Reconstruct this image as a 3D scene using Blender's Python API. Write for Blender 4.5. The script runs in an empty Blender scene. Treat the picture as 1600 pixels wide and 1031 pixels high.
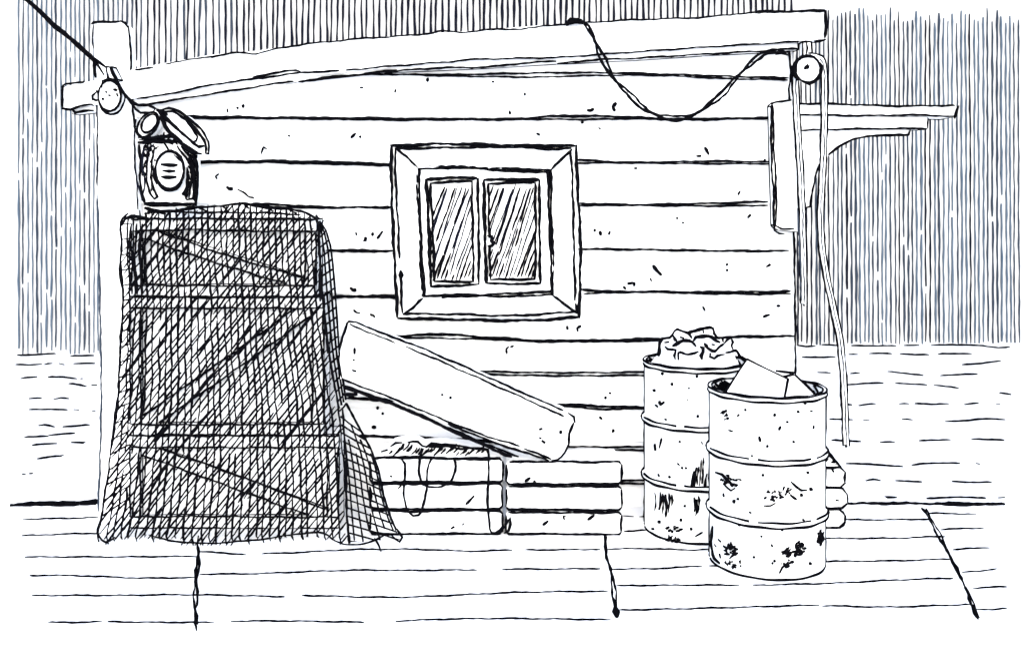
import bpy, math, random
from mathutils import Vector
random.seed(7)
scene = bpy.context.scene
COL = scene.collection
FOC, CX, HZ, EYE = 1600.0, 800.0, 300.0, 1.875     # focal length, centre and horizon in drawing pixels, eye height


LW = 1.25                                           # weight of the pen
EYEPT = Vector((0, 0, EYE))


def P(px, py, d):
    return Vector(((px - CX) / FOC * d, d, EYE - (py - HZ) / FOC * d))


def ground(z=0.0):
    def f(px, py):
        d = FOC * (EYE - z) / max(py - HZ, 1.0)
        return P(px, py, d)
    return f


def plane(d):
    return lambda px, py: P(px, py, d)


def lerp(a, b, t):
    return a + (b - a) * t


def curve_at(tab, x):
    """piecewise linear look-up in a list of (x, value)"""
    if x <= tab[0][0]:
        return tab[0][1]
    for (x0, v0), (x1, v1) in zip(tab, tab[1:]):
        if x <= x1:
            return lerp(v0, v1, (x - x0) / (x1 - x0) if x1 > x0 else 0)
    return tab[-1][1]


# ------------------------------------------------------------------ materials
def mat_plain(name, base, var, scale=6.0):
    m = bpy.data.materials.new(name)
    m.use_nodes = True
    nt = m.node_tree
    b = nt.nodes['Principled BSDF']
    b.inputs['Roughness'].default_value = 1.0
    b.inputs['Specular IOR Level'].default_value = 0.0
    tc = nt.nodes.new('ShaderNodeTexCoord')
    no = nt.nodes.new('ShaderNodeTexNoise')
    no.inputs['Scale'].default_value = scale
    no.inputs['Detail'].default_value = 5
    ra = nt.nodes.new('ShaderNodeValToRGB')
    ra.color_ramp.elements[0].position = 0.3
    ra.color_ramp.elements[1].position = 0.7
    ra.color_ramp.elements[0].color = [max(c - var, 0) for c in base] + [1]
    ra.color_ramp.elements[1].color = [min(c + var, 1) for c in base] + [1]
    nt.links.new(tc.outputs['Object'], no.inputs['Vector'])
    nt.links.new(no.outputs['Fac'], ra.inputs['Fac'])
    nt.links.new(ra.outputs['Color'], b.inputs['Base Color'])
    return m


PAPER = {k: mat_plain('white_' + k, (v, v, v), 0.02, s) for k, v, s in (
    ('wood', .80, 9), ('metal', .80, 4), ('cloth', .80, 14), ('deck', .87, 3), ('water', .70, .6), ('sky', .40, .1), ('rope', .78, 30))}
INK = mat_plain('black_ink', (.0022, .0022, .0030), .001, 60)
INKB = mat_plain('blue_grey_ink', (.028, .036, .050), .010, 2)
INKL = mat_plain('pale_blue_ink', (.068, .090, .118), .02, 2)
INKD = mat_plain('dark_grey_ink', (.005, .006, .011), .002, 2)
MI = {'ink': 1, 'blue': 2, 'pale': 3, 'dark': 4}


# ------------------------------------------------------------------ mesh builder
class MB:
    def __init__(self):
        self.v, self.f, self.m = [], [], []

    def face(self, idx, m=0):
        self.f.append(tuple(idx))
        self.m.append(m)

    # -- solids
    def prism3(self, front, back):
        n = len(front)
        b = len(self.v)
        self.v += list(front) + list(back)
        self.face(range(b, b + n))
        self.face(range(b + 2 * n - 1, b + n - 1, -1))
        for i in range(n):
            j = (i + 1) % n
            self.face((b + j, b + i, b + n + i, b + n + j))

    def slab(self, poly, d0, d1, w=2.6, edges=True, front=True):
        """outline in drawing pixels at distance d0, running straight back to d1"""
        fr = [P(x, y, d0) for x, y in poly]
        bk = [Vector((p.x, d1, p.z)) for p in fr]
        self.prism3(fr, bk)
        if edges:
            n = len(fr)
            for i in range(n):
                j = (i + 1) % n
                if front:
                    self.line3(fr[i], fr[j], w)
                self.line3(bk[i], bk[j], w)
                a = (fr[i] - fr[i - 1]).normalized().dot((fr[j] - fr[i]).normalized())
                if a < .9:
                    self.line3(fr[i], bk[i], w)
        return fr, bk

    def box(self, x0, x1, y0, y1, z0, z1, w=2.6, edges=True):
        fr = [Vector((x0, y0, z1)), Vector((x1, y0, z1)), Vector((x1, y0, z0)), Vector((x0, y0, z0))]
        bk = [Vector((p.x, y1, p.z)) for p in fr]
        self.prism3(fr, bk)
        if edges:
            for i in range(4):
                j = (i + 1) % 4
                self.line3(fr[i], fr[j], w)
                self.line3(bk[i], bk[j], w)
                self.line3(fr[i], bk[i], w)

    def lathe(self, prof, c, n=56, m=0):
        """profile of (radius, z) turned about the vertical through c"""
        b = len(self.v)
        for r, z in prof:
            for k in range(n):
                a = 2 * math.pi * k / n
                self.v.append(Vector((c[0] + r * math.cos(a), c[1] + r * math.sin(a), c[2] + z)))
        for i in range(len(prof) - 1):
            for k in range(n):
                k2 = (k + 1) % n
                self.face((b + i * n + k, b + i * n + k2, b + (i + 1) * n + k2, b + (i + 1) * n + k), m)
        self.face([b + k for k in range(n - 1, -1, -1)], m)
        t = b + (len(prof) - 1) * n
        self.face([t + k for k in range(n)], m)

    def disc(self, c, rx, rz, y0, y1, n=36, dome=0.0):
        """round plate facing the street: centre (x, z), half sizes, from y0 to y1"""
        fr = [Vector((c[0] + rx * math.cos(2 * math.pi * k / n), y0, c[1] + rz * math.sin(2 * math.pi * k / n))) for k in range(n)][::-1]
        bk = [Vector((p.x, y1, p.z)) for p in fr]
        self.prism3(fr, bk)

    # -- ink and rope
    def tube(self, pts, rad, m=1, sides=6):
        n = len(pts)
        if n < 2:
            return
        b = len(self.v)
        prev = None
        for i, p in enumerate(pts):
            t = pts[min(i + 1, n - 1)] - pts[max(i - 1, 0)]
            if t.length < 1e-9:
                t = Vector((1, 0, 0))
            t.normalize()
            if prev is None:
                ref = Vector((0, 1, 0)) if abs(t.y) < .9 else Vector((0, 0, 1))
                n1 = t.cross(ref).normalized()
            else:
                n1 = (prev - t * prev.dot(t))
                if n1.length < 1e-6:
                    n1 = t.orthogonal()
                n1.normalize()
            prev = n1
            n2 = t.cross(n1)
            r = (rad[i] if isinstance(rad, list) else rad) * (LW if m else 1)
            for k in range(sides):
                a = 2 * math.pi * k / sides
                self.v.append(p + n1 * (r * math.cos(a)) + n2 * (r * math.sin(a)))
        for i in range(n - 1):
            for k in range(sides):
                k2 = (k + 1) % sides
                self.face((b + i * sides + k, b + i * sides + k2, b + (i + 1) * sides + k2, b + (i + 1) * sides + k), m)
        self.face([b + k for k in range(sides - 1, -1, -1)], m)
        e = b + (n - 1) * sides
        self.face([e + k for k in range(sides)], m)

    def line3(self, a, b, w=2.6, ink='ink', jit=.45):
        """a pen line between two points of the place, w in drawing pixels as seen from the street"""
        L = (b - a).length
        d = max((a.y + b.y) / 2, 1.0)
        u = d / FOC
        n = max(2, int(L / (u * 16)))
        ph = random.random() * 9
        pts, rad = [], []
        for i in range(n + 1):
            t = i / n
            p = a.lerp(b, t)
            k = jit * u
            p = p + Vector((math.sin(ph + 5.1 * t * n / 6) * k, 0, math.cos(ph * 1.7 + 4.3 * t * n / 6) * k))
            pts.append(p)
            rad.append(max(w * .5 * u * (1 + .22 * math.sin(ph * 2 + t * n * .9)), .2 * u))
        self.tube(pts, rad, MI[ink])

    def pen(self, pts, surf, w=2.8, ink='ink', jit=.5, smooth=True, taper=.55, closed=False, step=6.0, vary=.2):
        """a pen line given in drawing pixels and laid on a surface of the place"""
        pts = [Vector((p[0], p[1], 0)) for p in pts]
        if closed:
            pts = pts + [pts[0]]
        if len(pts) == 1:
            pts = [pts[0] + Vector((-1.7, -.3, 0)), pts[0], pts[0] + Vector((1.7, .5, 0))]
            w *= 1.25
        res = []
        n = len(pts)
        for i in range(n - 1):
            p1, p2 = pts[i], pts[i + 1]
            p0 = pts[i - 1] if i > 0 else (pts[-2] if closed else p1 * 2 - p2)
            p3 = pts[i + 2] if i + 2 < n else (pts[1] if closed else p2 * 2 - p1)
            k = max(1, int((p2 - p1).length / step))
            for j in range(k):
                t = j / k
                if smooth and n > 2:
                    q = .5 * ((2 * p1) + (p2 - p0) * t + (2 * p0 - 5 * p1 + 4 * p2 - p3) * t * t + (3 * p1 - p0 - 3 * p2 + p3) * t ** 3)
                else:
                    q = p1.lerp(p2, t)
                res.append(q)
        res.append(pts[-1])
        ph = [random.random() * 20 for _ in range(5)]
        out, rad, acc = [], [], 0.0
        N = len(res)
        for i, q in enumerate(res):
            if i:
                acc += (q - res[i - 1]).length
            jx = jit * (math.sin(acc * .11 + ph[0]) + .6 * math.sin(acc * .31 + ph[1]))
            jy = jit * (math.sin(acc * .09 + ph[2]) + .6 * math.sin(acc * .27 + ph[3]))
            if closed:
                jx = jy = 0
            s = surf(q.x + jx, q.y + jy)
            ww = w * (1 + vary * math.sin(acc * .06 + ph[4]) + vary * .8 * math.sin(acc * .37 + ph[1]))
            if not closed:
                e = min(i, N - 1 - i)
                if e == 0:
                    ww *= taper
            r = ww * .5 * s.y / FOC
            rad.append(r)
            out.append(s + (EYEPT - s).normalized() * (r * .8))
        self.tube(out, rad, MI[ink])

    def dots(self, marks, surf, w=3.5):
        """short ticks: each (x0, y0[, x1, y1, ...])"""
        for t in marks:
            q = [(t[i], t[i + 1]) for i in range(0, len(t), 2)]
            self.pen(q, surf, w=w * random.uniform(.8, 1.15), jit=.15, taper=.7, step=3)

    def scribble(self, cx, cy, rx, ry, surf, n=14, w=3.0, fill=False, ang=None):
        """a knot of short pen marks around a point"""
        for _ in range(n):
            a = random.random() * 2 * math.pi
            r = math.sqrt(random.random())
            x, y = cx + rx * r * math.cos(a), cy + ry * r * math.sin(a)
            L = random.uniform(2, 7 if not fill else 10)
            b = random.uniform(0, math.pi) if ang is None else ang + random.uniform(-.4, .4)
            x2, y2 = x + L * math.cos(b), y - L * math.sin(b)
            self.pen([(x, y), ((x + x2) / 2 + random.uniform(-1.5, 1.5), (y + y2) / 2 + random.uniform(-1.5, 1.5)), (x2, y2)], surf, w=w * random.uniform(.7, 1.2), jit=.2, step=3)

    def build(self, name, paper, parent=None, origin=None):
        me = bpy.data.meshes.new(name)
        o = Vector(origin) if origin is not None else Vector((0, 0, 0))
        me.from_pydata([tuple(v - o) for v in self.v], [], self.f)
        for m in (PAPER[paper], INK, INKB, INKL, INKD):
            me.materials.append(m)
        me.polygons.foreach_set('material_index', self.m)
        me.update()
        ob = bpy.data.objects.new(name, me)
        COL.objects.link(ob)
        if parent is not None:
            ob.parent = parent
            ob.location = o - parent.location if parent.parent is None else o - parent.matrix_world.translation
            if parent.parent is not None:
                ob.location = o - (parent.location + parent.parent.location)
        else:
            ob.location = o
        return ob


def tag(o, label, cat, group=None):
    o['label'] = label
    o['category'] = cat
    if group:
        o['group'] = group
    return o


def thing(name, loc, label, cat, group=None):
    o = bpy.data.objects.new(name, None)
    o.empty_display_size = .1
    o.location = loc
    COL.objects.link(o)
    return tag(o, label, cat, group)


def structure(o, kind='structure'):
    o['kind'] = kind
    return o


# ------------------------------------------------------------------ depths of the place
D_EDGE = FOC * EYE / (787 - HZ)        # far edge of the deck
D_WALL = 6.10                          # front of the shack
D_LAP = 6.085
D_BEAM = 6.00
WATER_Z = -3.0
D_SKY = FOC * (EYE - WATER_Z) / (537 - HZ)

# ------------------------------------------------------------------ deck
m = MB()
m.box(-9, 9, -7, D_EDGE, -.28, 0, edges=False)
m.box(-3.2, 2.3, D_EDGE + .002, 8.3, -.28, -.004, edges=False)
for px_ in (-8, -4.2, -.6, 3.0, 6.6):
    m.lathe([(.14, -4.5), (.14, -.28)], (px_, D_EDGE - .35, 0), 14)
    m.lathe([(.14, -4.5), (.14, -.28)], (px_, 3.0, 0), 14)
G = ground()
for q in (
    [(35, 811), (100, 810), (153, 808)], [(33, 837), (80, 835), (155, 833)], [(38, 870), (180, 870), (308, 869)],
    [(47, 899), (110, 899), (225, 903), (305, 902)], [(50, 930), (180, 930), (300, 929), (445, 932)],
    [(75, 972), (120, 972), (160, 971)], [(168, 971), (250, 972), (335, 972)],
    [(310, 861), (345, 864), (385, 866)], [(408, 865), (470, 863), (540, 859), (640, 858), (740, 861), (800, 859)],
    [(820, 859), (870, 859), (938, 858)], [(948, 858), (1000, 857), (1075, 859), (1110, 858)],
    [(312, 897), (400, 896), (540, 891), (650, 891), (745, 890)], [(785, 889), (860, 889), (938, 888)],
    [(472, 930), (600, 933), (680, 931), (790, 926), (880, 924), (950, 924)], [(360, 970), (460, 970), (570, 972)],
    [(618, 970), (700, 967), (800, 966), (955, 968)],
    [(956, 889), (1030, 888), (1097, 884)], [(1108, 884), (1150, 886)],
    [(964, 915), (1060, 914), (1155, 914)], [(1175, 914), (1300, 911), (1400, 906), (1490, 903)],
    [(967, 953), (1100, 950), (1280, 945)], [(1285, 946), (1390, 948), (1515, 944)],
    [(1322, 812), (1390, 812), (1455, 811)], [(1288, 841), (1380, 841), (1476, 838)], [(1288, 877), (1400, 876), (1486, 873)],
    [(1450, 802), (1525, 803)], [(1470, 827), (1537, 825)], [(1489, 859), (1515, 857), (1547, 855)], [(1503, 894), (1530, 892), (1557, 888)],
    [(1520, 919), (1573, 916)], [(1525, 951), (1550, 952), (1573, 950)], [(975, 830), (1010, 828)], [(974, 806), (990, 807)], [(999, 807), (1012, 807)],
):
    m.pen(q, G, w=3.2, jit=.45)
for q, w in (([(310, 838), (309, 860), (306, 890), (308, 930), (305, 960), (306, 986)], 3.2), ([(308, 850), (312, 880), (306, 905), (303, 940), (309, 975)], 3.0),
             ([(944, 832), (947, 860), (953, 890), (958, 930), (964, 966)], 3.4), ([(952, 880), (959, 905), (963, 938), (965, 964)], 3.0), ([(962, 948), (964, 964)], 8),
             ([(1440, 793), (1462, 829), (1480, 862), (1497, 895), (1511, 925), (1527, 966)], 3.2), ([(1446, 795), (1468, 830), (1476, 852), (1492, 880), (1504, 908), (1517, 930), (1526, 962)], 2.8),
             ([(1441, 794), (1450, 801)], 6), ([(1521, 950), (1527, 965)], 7)):
    m.pen(q, G, w=w, jit=.9, vary=.3)
# the dark edge of the deck
for q, w in (([(16, 790), (60, 788), (110, 787), (155, 785)], 7), ([(36, 787), (100, 786), (155, 784)], 6), ([(17, 789), (90, 790), (150, 788)], 4),
             ([(1324, 787), (1430, 787), (1569, 788)], 5.5), ([(1470, 788), (1520, 789), (1570, 787)], 6)):
    m.pen(q, G, w=w, jit=.6, taper=.8)
structure(m.build('deck', 'deck'))

# ------------------------------------------------------------------ water and sky
m = MB()
for x0, x1, y0, y1 in ((-300, 300, -300, D_SKY + 250),):
    b = len(m.v)
    m.v += [Vector((x0, y0, WATER_Z)), Vector((x1, y0, WATER_Z)), Vector((x1, y1, WATER_Z)), Vector((x0, y1, WATER_Z))]
    m.face((b, b + 1, b + 2, b + 3))
GW = ground(WATER_Z)
waves = [
    [(28, 555), (45, 556), (95, 552)], [(110, 557), (147, 556)], [(25, 570), (45, 571), (65, 569)], [(70, 570), (82, 568)], [(92, 568), (100, 570)], [(115, 569), (148, 568)],
    [(32, 592), (58, 589)], [(75, 590), (100, 590), (120, 592)], [(126, 592), (129, 592)], [(108, 600), (120, 601), (134, 604)], [(143, 602), (152, 602)],
    [(45, 623), (65, 622)], [(84, 624), (95, 622), (108, 623)], [(45, 640), (75, 640), (105, 641)], [(115, 640), (123, 641)], [(144, 642), (149, 642)],
    [(60, 665), (70, 664), (85, 667)], [(98, 667), (120, 666), (140, 664)], [(38, 683), (75, 682)], [(75, 681), (90, 679), (117, 677)],
    [(50, 696), (70, 694), (89, 693)], [(111, 691), (138, 693)], [(58, 717), (80, 714), (107, 712)], [(118, 711), (132, 711)], [(35, 741), (40, 741)],
    [(46, 740), (71, 741)], [(96, 739), (135, 738)], [(117, 764), (128, 762), (143, 761)], [(46, 772), (70, 769)], [(80, 774), (88, 773)],
    [(1246, 540), (1260, 542), (1274, 541)], [(1284, 539), (1320, 541)], [(1330, 541), (1365, 541), (1400, 541)], [(1412, 540), (1436, 540)], [(1455, 540), (1520, 540), (1560, 544), (1577, 542)],
    [(1253, 559), (1280, 559), (1305, 558)], [(1326, 554), (1340, 554)], [(1358, 553), (1393, 553)], [(1406, 553), (1430, 555), (1451, 555)], [(1466, 554), (1518, 553)],
    [(1503, 570), (1530, 569), (1563, 564)], [(1277, 582), (1298, 583)], [(1329, 584), (1343, 583)], [(1387, 581), (1415, 584), (1443, 587)], [(1469, 587), (1500, 586), (1527, 585)],
    [(1317, 602), (1350, 600), (1380, 599)], [(1399, 599), (1449, 602)], [(1459, 602), (1498, 607)], [(1562, 614), (1580, 617)], [(1313, 633), (1331, 633)],
    [(1342, 634), (1368, 631)], [(1405, 631), (1420, 631)], [(1429, 631), (1455, 632), (1482, 631)], [(1507, 632), (1528, 630)], [(1557, 632), (1563, 632)],
    [(1296, 655), (1332, 656)], [(1349, 656), (1359, 657)], [(1409, 655), (1426, 656)], [(1477, 659), (1505, 658), (1535, 655), (1571, 656)], [(1299, 688), (1320, 689), (1345, 690)],
    [(1375, 691), (1398, 691)], [(1436, 689), (1485, 687)], [(1518, 686), (1569, 688)], [(1322, 724), (1360, 726), (1411, 729)], [(1425, 727), (1450, 724), (1500, 724)],
    [(1525, 724), (1531, 725)], [(1352, 751), (1364, 749), (1376, 751)], [(1399, 751), (1440, 753)], [(1487, 752), (1515, 754), (1549, 753)], [(1330, 778), (1341, 779)],
    [(1369, 777), (1401, 777)], [(1448, 779), (1490, 777), (1540, 778)], [(1560, 778), (1570, 777)],
]
for q in waves:
    m.pen(q, GW, w=4.0, jit=.22, taper=.6, vary=.14)
for k in range(150):                                # wavelets off to both sides and behind the shack
    wx = random.choice((random.uniform(-900, -30), random.uniform(1625, 2400), random.uniform(240, 1215)))
    wy = random.choice((562, 580, 598, 620, 642, 668, 694, 722, 750, 774)) + random.uniform(-4, 4)
    wl = random.uniform(10, 55)
    m.pen([(wx, wy), (wx + wl * .5, wy + random.uniform(-2, 2)), (wx + wl, wy + random.uniform(-1, 1))], GW, w=4.0, jit=.22, taper=.6, vary=.14)
structure(m.build('water', 'water'))

m = MB()
SKY_A, SKY_B = 31.85, .077                            # the backdrop comes a little nearer on the left
sk = [Vector((x_, SKY_A + SKY_B * x_, z_)) for x_, z_ in ((-130, 45), (130, 45), (130, WATER_Z - .5), (-130, WATER_Z - .5))]
m.prism3(sk, [p + Vector((0, 1, 0)) for p in sk])


def SK(px, py):
    return P(px, py, SKY_A / (1 - SKY_B * (px - CX) / FOC) - .02)




def hatch(x, y0, y1, w, ink, gap=0.0, lean=0.0):
    """one hand drawn upright line of the sky, lifted off the paper now and then"""
    y = y0
    while y < y1:
        L = random.uniform(120, 420) if gap else (y1 - y0)
        e = min(y + L, y1)
        if y1 - e < 30:
            e = y1
        k = max(2, int((e - y) / 55))
        q = [(x + lean * (y + (e - y) * i / k - y0) + random.uniform(-.6, .6), y + (e - y) * i / k) for i in range(k + 1)]
        m.pen(q, SK, w=w * random.uniform(.85, 1.15), ink=ink, jit=.28, step=11, taper=.7)
        y = e + (random.uniform(3, 14) if gap else 1)


x = 29.0
while x < 215:
    r = random.random()
    hatch(x, -60 + random.uniform(0, 10), 554 + random.uniform(-12, 5), random.uniform(1.6, 2.1), 'blue' if r < .48 else ('pale' if r < .93 else 'dark'), gap=1)
    x += random.uniform(6.6, 8.2)
while x < 1238:
    f = min(1, max(0, (x - 215) / 180))
    hatch(x, -60, 541 + random.uniform(-4, 3), lerp(1.8, 2.5, f) * random.uniform(.9, 1.1), 'dark' if random.random() < f else 'blue', lean=random.uniform(-.02, .015))
    x += random.uniform(8.3, 10.2)
x = 1238.0
while x < 1593:
    f = (x - 1238) / 355
    top = 20 + random.uniform(-8, 16)
    r = random.random()
    ink = ('dark' if r < .5 - .45 * f else ('blue' if r < 1.0 - .45 * f else 'pale'))
    hatch(x, top, 538 + random.uniform(-5, 3), random.uniform(1.8, 2.4), ink, gap=1 if random.random() < .25 else 0, lean=random.uniform(.001, .005))
    x += random.uniform(6.2, 7.6)
for x0_, x1_ in ((-900, -8), (1612, 2500)):          # the same hatching carries on to both sides
    x = float(x0_)
    while x < x1_:
        hatch(x, -60, FOC * (EYE - WATER_Z) * (1 - SKY_B * (x - CX) / FOC) / SKY_A + HZ + random.uniform(-5, 1), random.uniform(1.7, 2.3), random.choice(('blue', 'pale', 'blue')))
        x += random.uniform(6.4, 8.4)
structure(m.build('sky', 'sky'))

# ------------------------------------------------------------------ the shack
shack = thing('wooden_shack', P(700, 792, D_WALL), 'white plank shack with one small two pane window and a sloping roof beam', 'shack')
W = plane(D_LAP - .004)
m = MB()
m.slab([(172, 158), (600, 106), (1238, 72), (1243, 400), (1243, 794), (172, 794)], D_WALL, 8.0, w=2.6, edges=True, front=False)
rows = [118, 184, 253, 319, 391, 459, 526, 583, 636, 690, 752, 793]
for y0, y1 in zip(rows, rows[1:]):
    a = P(172, y0 + .6, D_WALL - .001)
    c = P(1243, y0 + .6, D_WALL - .001)
    fr = [a, c, P(1243, y1 - .6, D_LAP), P(172, y1 - .6, D_LAP)]
    bk = [Vector((p.x, D_WALL + .01, p.z)) for p in fr]
    m.prism3(fr, bk)
for q, w in (
    ([(560, 116), (700, 117), (870, 114), (1000, 115), (1150, 120), (1232, 122)], 2.8), ([(600, 116), (700, 119), (840, 121), (900, 119), (1020, 118), (1130, 123), (1230, 125)], 2.4),
    ([(285, 182), (400, 184), (560, 185), (780, 187), (860, 182), (950, 182), (1060, 187), (1202, 184)], 3.8), ([(285, 184), (340, 186), (400, 185), (640, 188), (760, 186), (900, 187), (1000, 186), (1200, 186)], 2.6),
    ([(302, 253), (420, 252), (500, 253), (612, 257)], 3.8), ([(303, 255), (400, 254), (520, 257), (612, 259)], 2.4), ([(900, 250), (1000, 254), (1100, 252), (1202, 253)], 3), ([(900, 255), (1000, 255), (1100, 256), (1202, 256)], 2.4),
    ([(390, 319), (440, 320), (500, 324), (612, 324)], 3.6), ([(390, 321), (470, 325), (560, 324)], 2.4), ([(905, 318), (990, 320), (1100, 318), (1200, 315)], 3.2), ([(905, 321), (1000, 321), (1100, 322), (1200, 321)], 2.8),
    ([(510, 391), (560, 392), (616, 392)], 4.2), ([(903, 389), (1000, 390), (1130, 392), (1233, 392)], 3.4),
    ([(520, 464), (570, 463), (622, 464)], 4.6), ([(908, 452), (950, 455), (1060, 456), (1150, 456), (1236, 455)], 3.4), ([(912, 459), (1000, 456), (1120, 459), (1236, 459)], 3.0),
    ([(540, 524), (620, 525), (690, 522), (760, 527), (850, 532), (960, 531), (1040, 529)], 3.6), ([(620, 527), (760, 530), (850, 534), (1030, 533)], 2.4), ([(1100, 528), (1160, 526), (1241, 525)], 4),
    ([(600, 577), (752, 580), (880, 582), (1012, 581)], 2.8), ([(610, 582), (760, 585), (880, 587), (1012, 586)], 2.8),
    ([(540, 622), (700, 628), (872, 632), (1012, 637)], 4), ([(872, 634), (940, 639), (1012, 638)], 2.6), ([(560, 681), (640, 683), (735, 688), (800, 690)], 4.4),
    ([(860, 697), (940, 698), (1012, 698)], 2.8), ([(880, 703), (1012, 703)], 2.6), ([(960, 751), (1012, 750)], 2.6), ([(965, 755), (1012, 755)], 2.6),
    ([(1233, 72), (1235, 120), (1233, 150), (1238, 250), (1240, 330), (1242, 450), (1243, 586), (1243, 793)], 2.8),
):
    m.pen(q, W, w=w, jit=.45)
m.dots([
    (355, 170, 356, 176), (371, 169), (380, 166), (450, 212, 453, 213), (548, 216, 556, 208), (563, 214), (408, 241, 412, 230, 417, 233), (342, 272, 337, 276, 339, 280),
    (354, 292, 358, 295, 364, 295), (371, 296, 381, 301, 388, 307, 397, 309), (562, 137, 568, 137), (618, 140, 617, 145), (668, 125), (768, 128, 772, 128), (820, 145, 819, 150, 822, 147),
    (796, 173, 797, 179), (917, 172, 922, 173, 928, 170), (963, 161, 958, 167, 961, 174), (838, 208, 844, 211), (935, 200, 939, 202), (910, 191), (1101, 230, 1108, 242), (1088, 244, 1096, 244),
    (991, 263, 996, 263), (1157, 298, 1153, 305), (1058, 341), (1067, 348), (937, 361, 939, 368), (953, 361, 951, 367), (556, 363, 557, 368), (573, 371, 568, 375, 573, 376), (582, 366), (598, 361, 589, 373),
    (547, 449, 551, 453, 557, 453), (552, 484, 557, 488, 563, 489), (578, 491, 584, 493, 586, 496), (1020, 414, 1026, 422, 1034, 430), (1016, 434, 1018, 440), (980, 443, 991, 442, 991, 447), (974, 447, 978, 452),
    (1136, 413), (1136, 422), (1197, 417, 1204, 413, 1199, 416), (1213, 478, 1219, 478), (1192, 495, 1203, 491, 1196, 494), (1098, 478, 1102, 486), (886, 509, 887, 515), (908, 509, 902, 513, 903, 518),
    (792, 553, 791, 545, 795, 541), (797, 542, 803, 540), (1088, 546), (946, 621), (953, 614), (936, 651, 941, 655), (958, 673), (590, 637), (598, 646), (581, 667, 588, 667), (929, 360), (1160, 556, 1163, 560),
    (1195, 250), (1173, 335, 1168, 341),
], W)
m.build('wall', 'wood', shack)

# tall corner post at the left, carried by the deck
m = MB()
m.slab([(146, 40), (152, 34), (195, 36), (203, 45), (206, 110), (209, 200), (214, 300), (216, 340), (216, 806), (153, 806), (157, 500), (152, 250), (150, 170)], 6.02, 6.085, edges=False)
PO = plane(6.017)
for q, w, i in (([(143, 38), (146, 35), (160, 34), (180, 35), (190, 34)], 2.8, 'ink'), ([(188, 33), (196, 37), (201, 44)], 4.4, 'ink'), ([(200, 40), (203, 60), (205, 110), (207, 160), (211, 200)], 2.7, 'ink'),
                ([(211, 200), (209, 218), (211, 240), (211, 262), (214, 290), (215, 328)], 2.4, 'dark'), ([(146, 40), (144, 60), (147, 76)], 2.4, 'dark'), ([(146, 96), (150, 122)], 3.6, 'ink'),
                ([(150, 124), (152, 200), (152, 290)], 2.0, 'dark'), ([(152, 310), (155, 420), (157, 520), (158, 620), (156, 720), (153, 800)], 2.3, 'blue')):
    m.pen(q, PO, w=w, ink=i, jit=.5)
m.build('corner_post', 'wood', shack)

# sloping eave beam, its trim and the roof behind
TOP = [(215, 107), (258, 99), (330, 86), (400, 80), (480, 68), (620, 56), (750, 48), (870, 38), (960, 33), (1090, 28), (1170, 22), (1290, 18)]
BOT = [(1288, 62), (1240, 65), (1100, 74), (930, 84), (870, 90), (740, 93), (620, 105), (480, 119), (355, 131), (215, 153)]
m = MB()
m.slab([(97, 137), (145, 127)] + TOP + BOT + [(145, 165), (97, 170)], D_BEAM, 6.10, w=2.4, front=False)
B = plane(D_BEAM - .003)
m.pen([(211, 109), (225, 108), (240, 106)], B, w=2.6)
m.pen([(258, 100), (300, 93), (345, 86)], B, w=1.8)
m.pen([(330, 90), (345, 87), (375, 82), (400, 84), (440, 75), (480, 69), (520, 65), (560, 61), (620, 57), (660, 54), (690, 49), (720, 51), (760, 47), (820, 45), (870, 39), (960, 33), (1000, 31), (1090, 28), (1125, 25), (1180, 20), (1288, 18)], B, w=2.2, jit=.6)
m.pen([(1180, 19), (1240, 18), (1289, 17)], B, w=3.6)
m.pen([(1290, 17), (1291, 40), (1288, 60)], B, w=4)
m.pen([(1290, 62), (1272, 65)], B, w=3)
m.pen([(214, 154), (260, 148), (300, 139), (355, 129), (410, 122), (470, 114), (530, 111)], B, w=2.7)
m.pen([(395, 121), (430, 114), (463, 110), (470, 112)], B, w=2.8)
m.pen([(540, 110), (620, 103), (700, 97), (745, 93), (870, 90), (930, 86), (1000, 81), (1100, 74), (1200, 68), (1248, 65)], B, w=2.5, jit=.6)
m.pen([(98, 170), (97, 150), (98, 134), (110, 131), (130, 129), (132, 126)], B, w=3.2)
m.pen([(97, 169), (110, 171), (125, 166), (143, 164), (147, 166)], B, w=3)
m.build('eave_beam', 'wood', shack)
m = MB()
m.slab([(112, 171), (145, 166), (215, 154), (355, 132), (480, 120), (620, 106), (740, 94.5), (870, 91.5), (930, 85.5), (1100, 75.5), (1246, 67), (1248, 77), (1200, 80), (1100, 85), (1000, 92), (870, 98), (760, 105), (620, 111), (560, 116), (460, 127), (400, 137), (300, 152), (225, 164), (145, 175), (114, 178)], D_BEAM + .03, 6.10, w=2.0, front=False)
T = plane(D_BEAM + .027)
m.pen([(225, 164), (300, 152), (330, 147), (400, 136), (450, 128), (458, 127)], T, w=2.8)
m.pen([(466, 128), (520, 121), (560, 117), (620, 110)], T, w=3.6)
m.pen([(600, 113), (680, 107), (760, 105), (820, 99), (870, 96)], T, w=2.8)
m.pen([(870, 100), (930, 94), (1000, 91), (1100, 85), (1190, 80), (1230, 77), (1248, 76), (1247, 67)], T, w=2.6)
m.pen([(112, 171), (117, 177), (130, 174), (147, 173)], T, w=3.2)
m.build('beam_trim', 'wood', shack)
m = MB()
fr = [P(x, y + 5, 6.101) for x, y in [(97, 132)] + TOP] + [P(x, y - 6, 6.101) for x, y in BOT + [(97, 168)]]
bk = [Vector((p.x, 8.35, p.z)) for p in fr]
m.prism3(fr, bk)
for i in (0, 12, 13, len(fr) - 1):
    m.line3(fr[i], bk[i], 3)
m.line3(bk[0], bk[12], 3)
m.build('roof', 'wood', shack)

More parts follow.
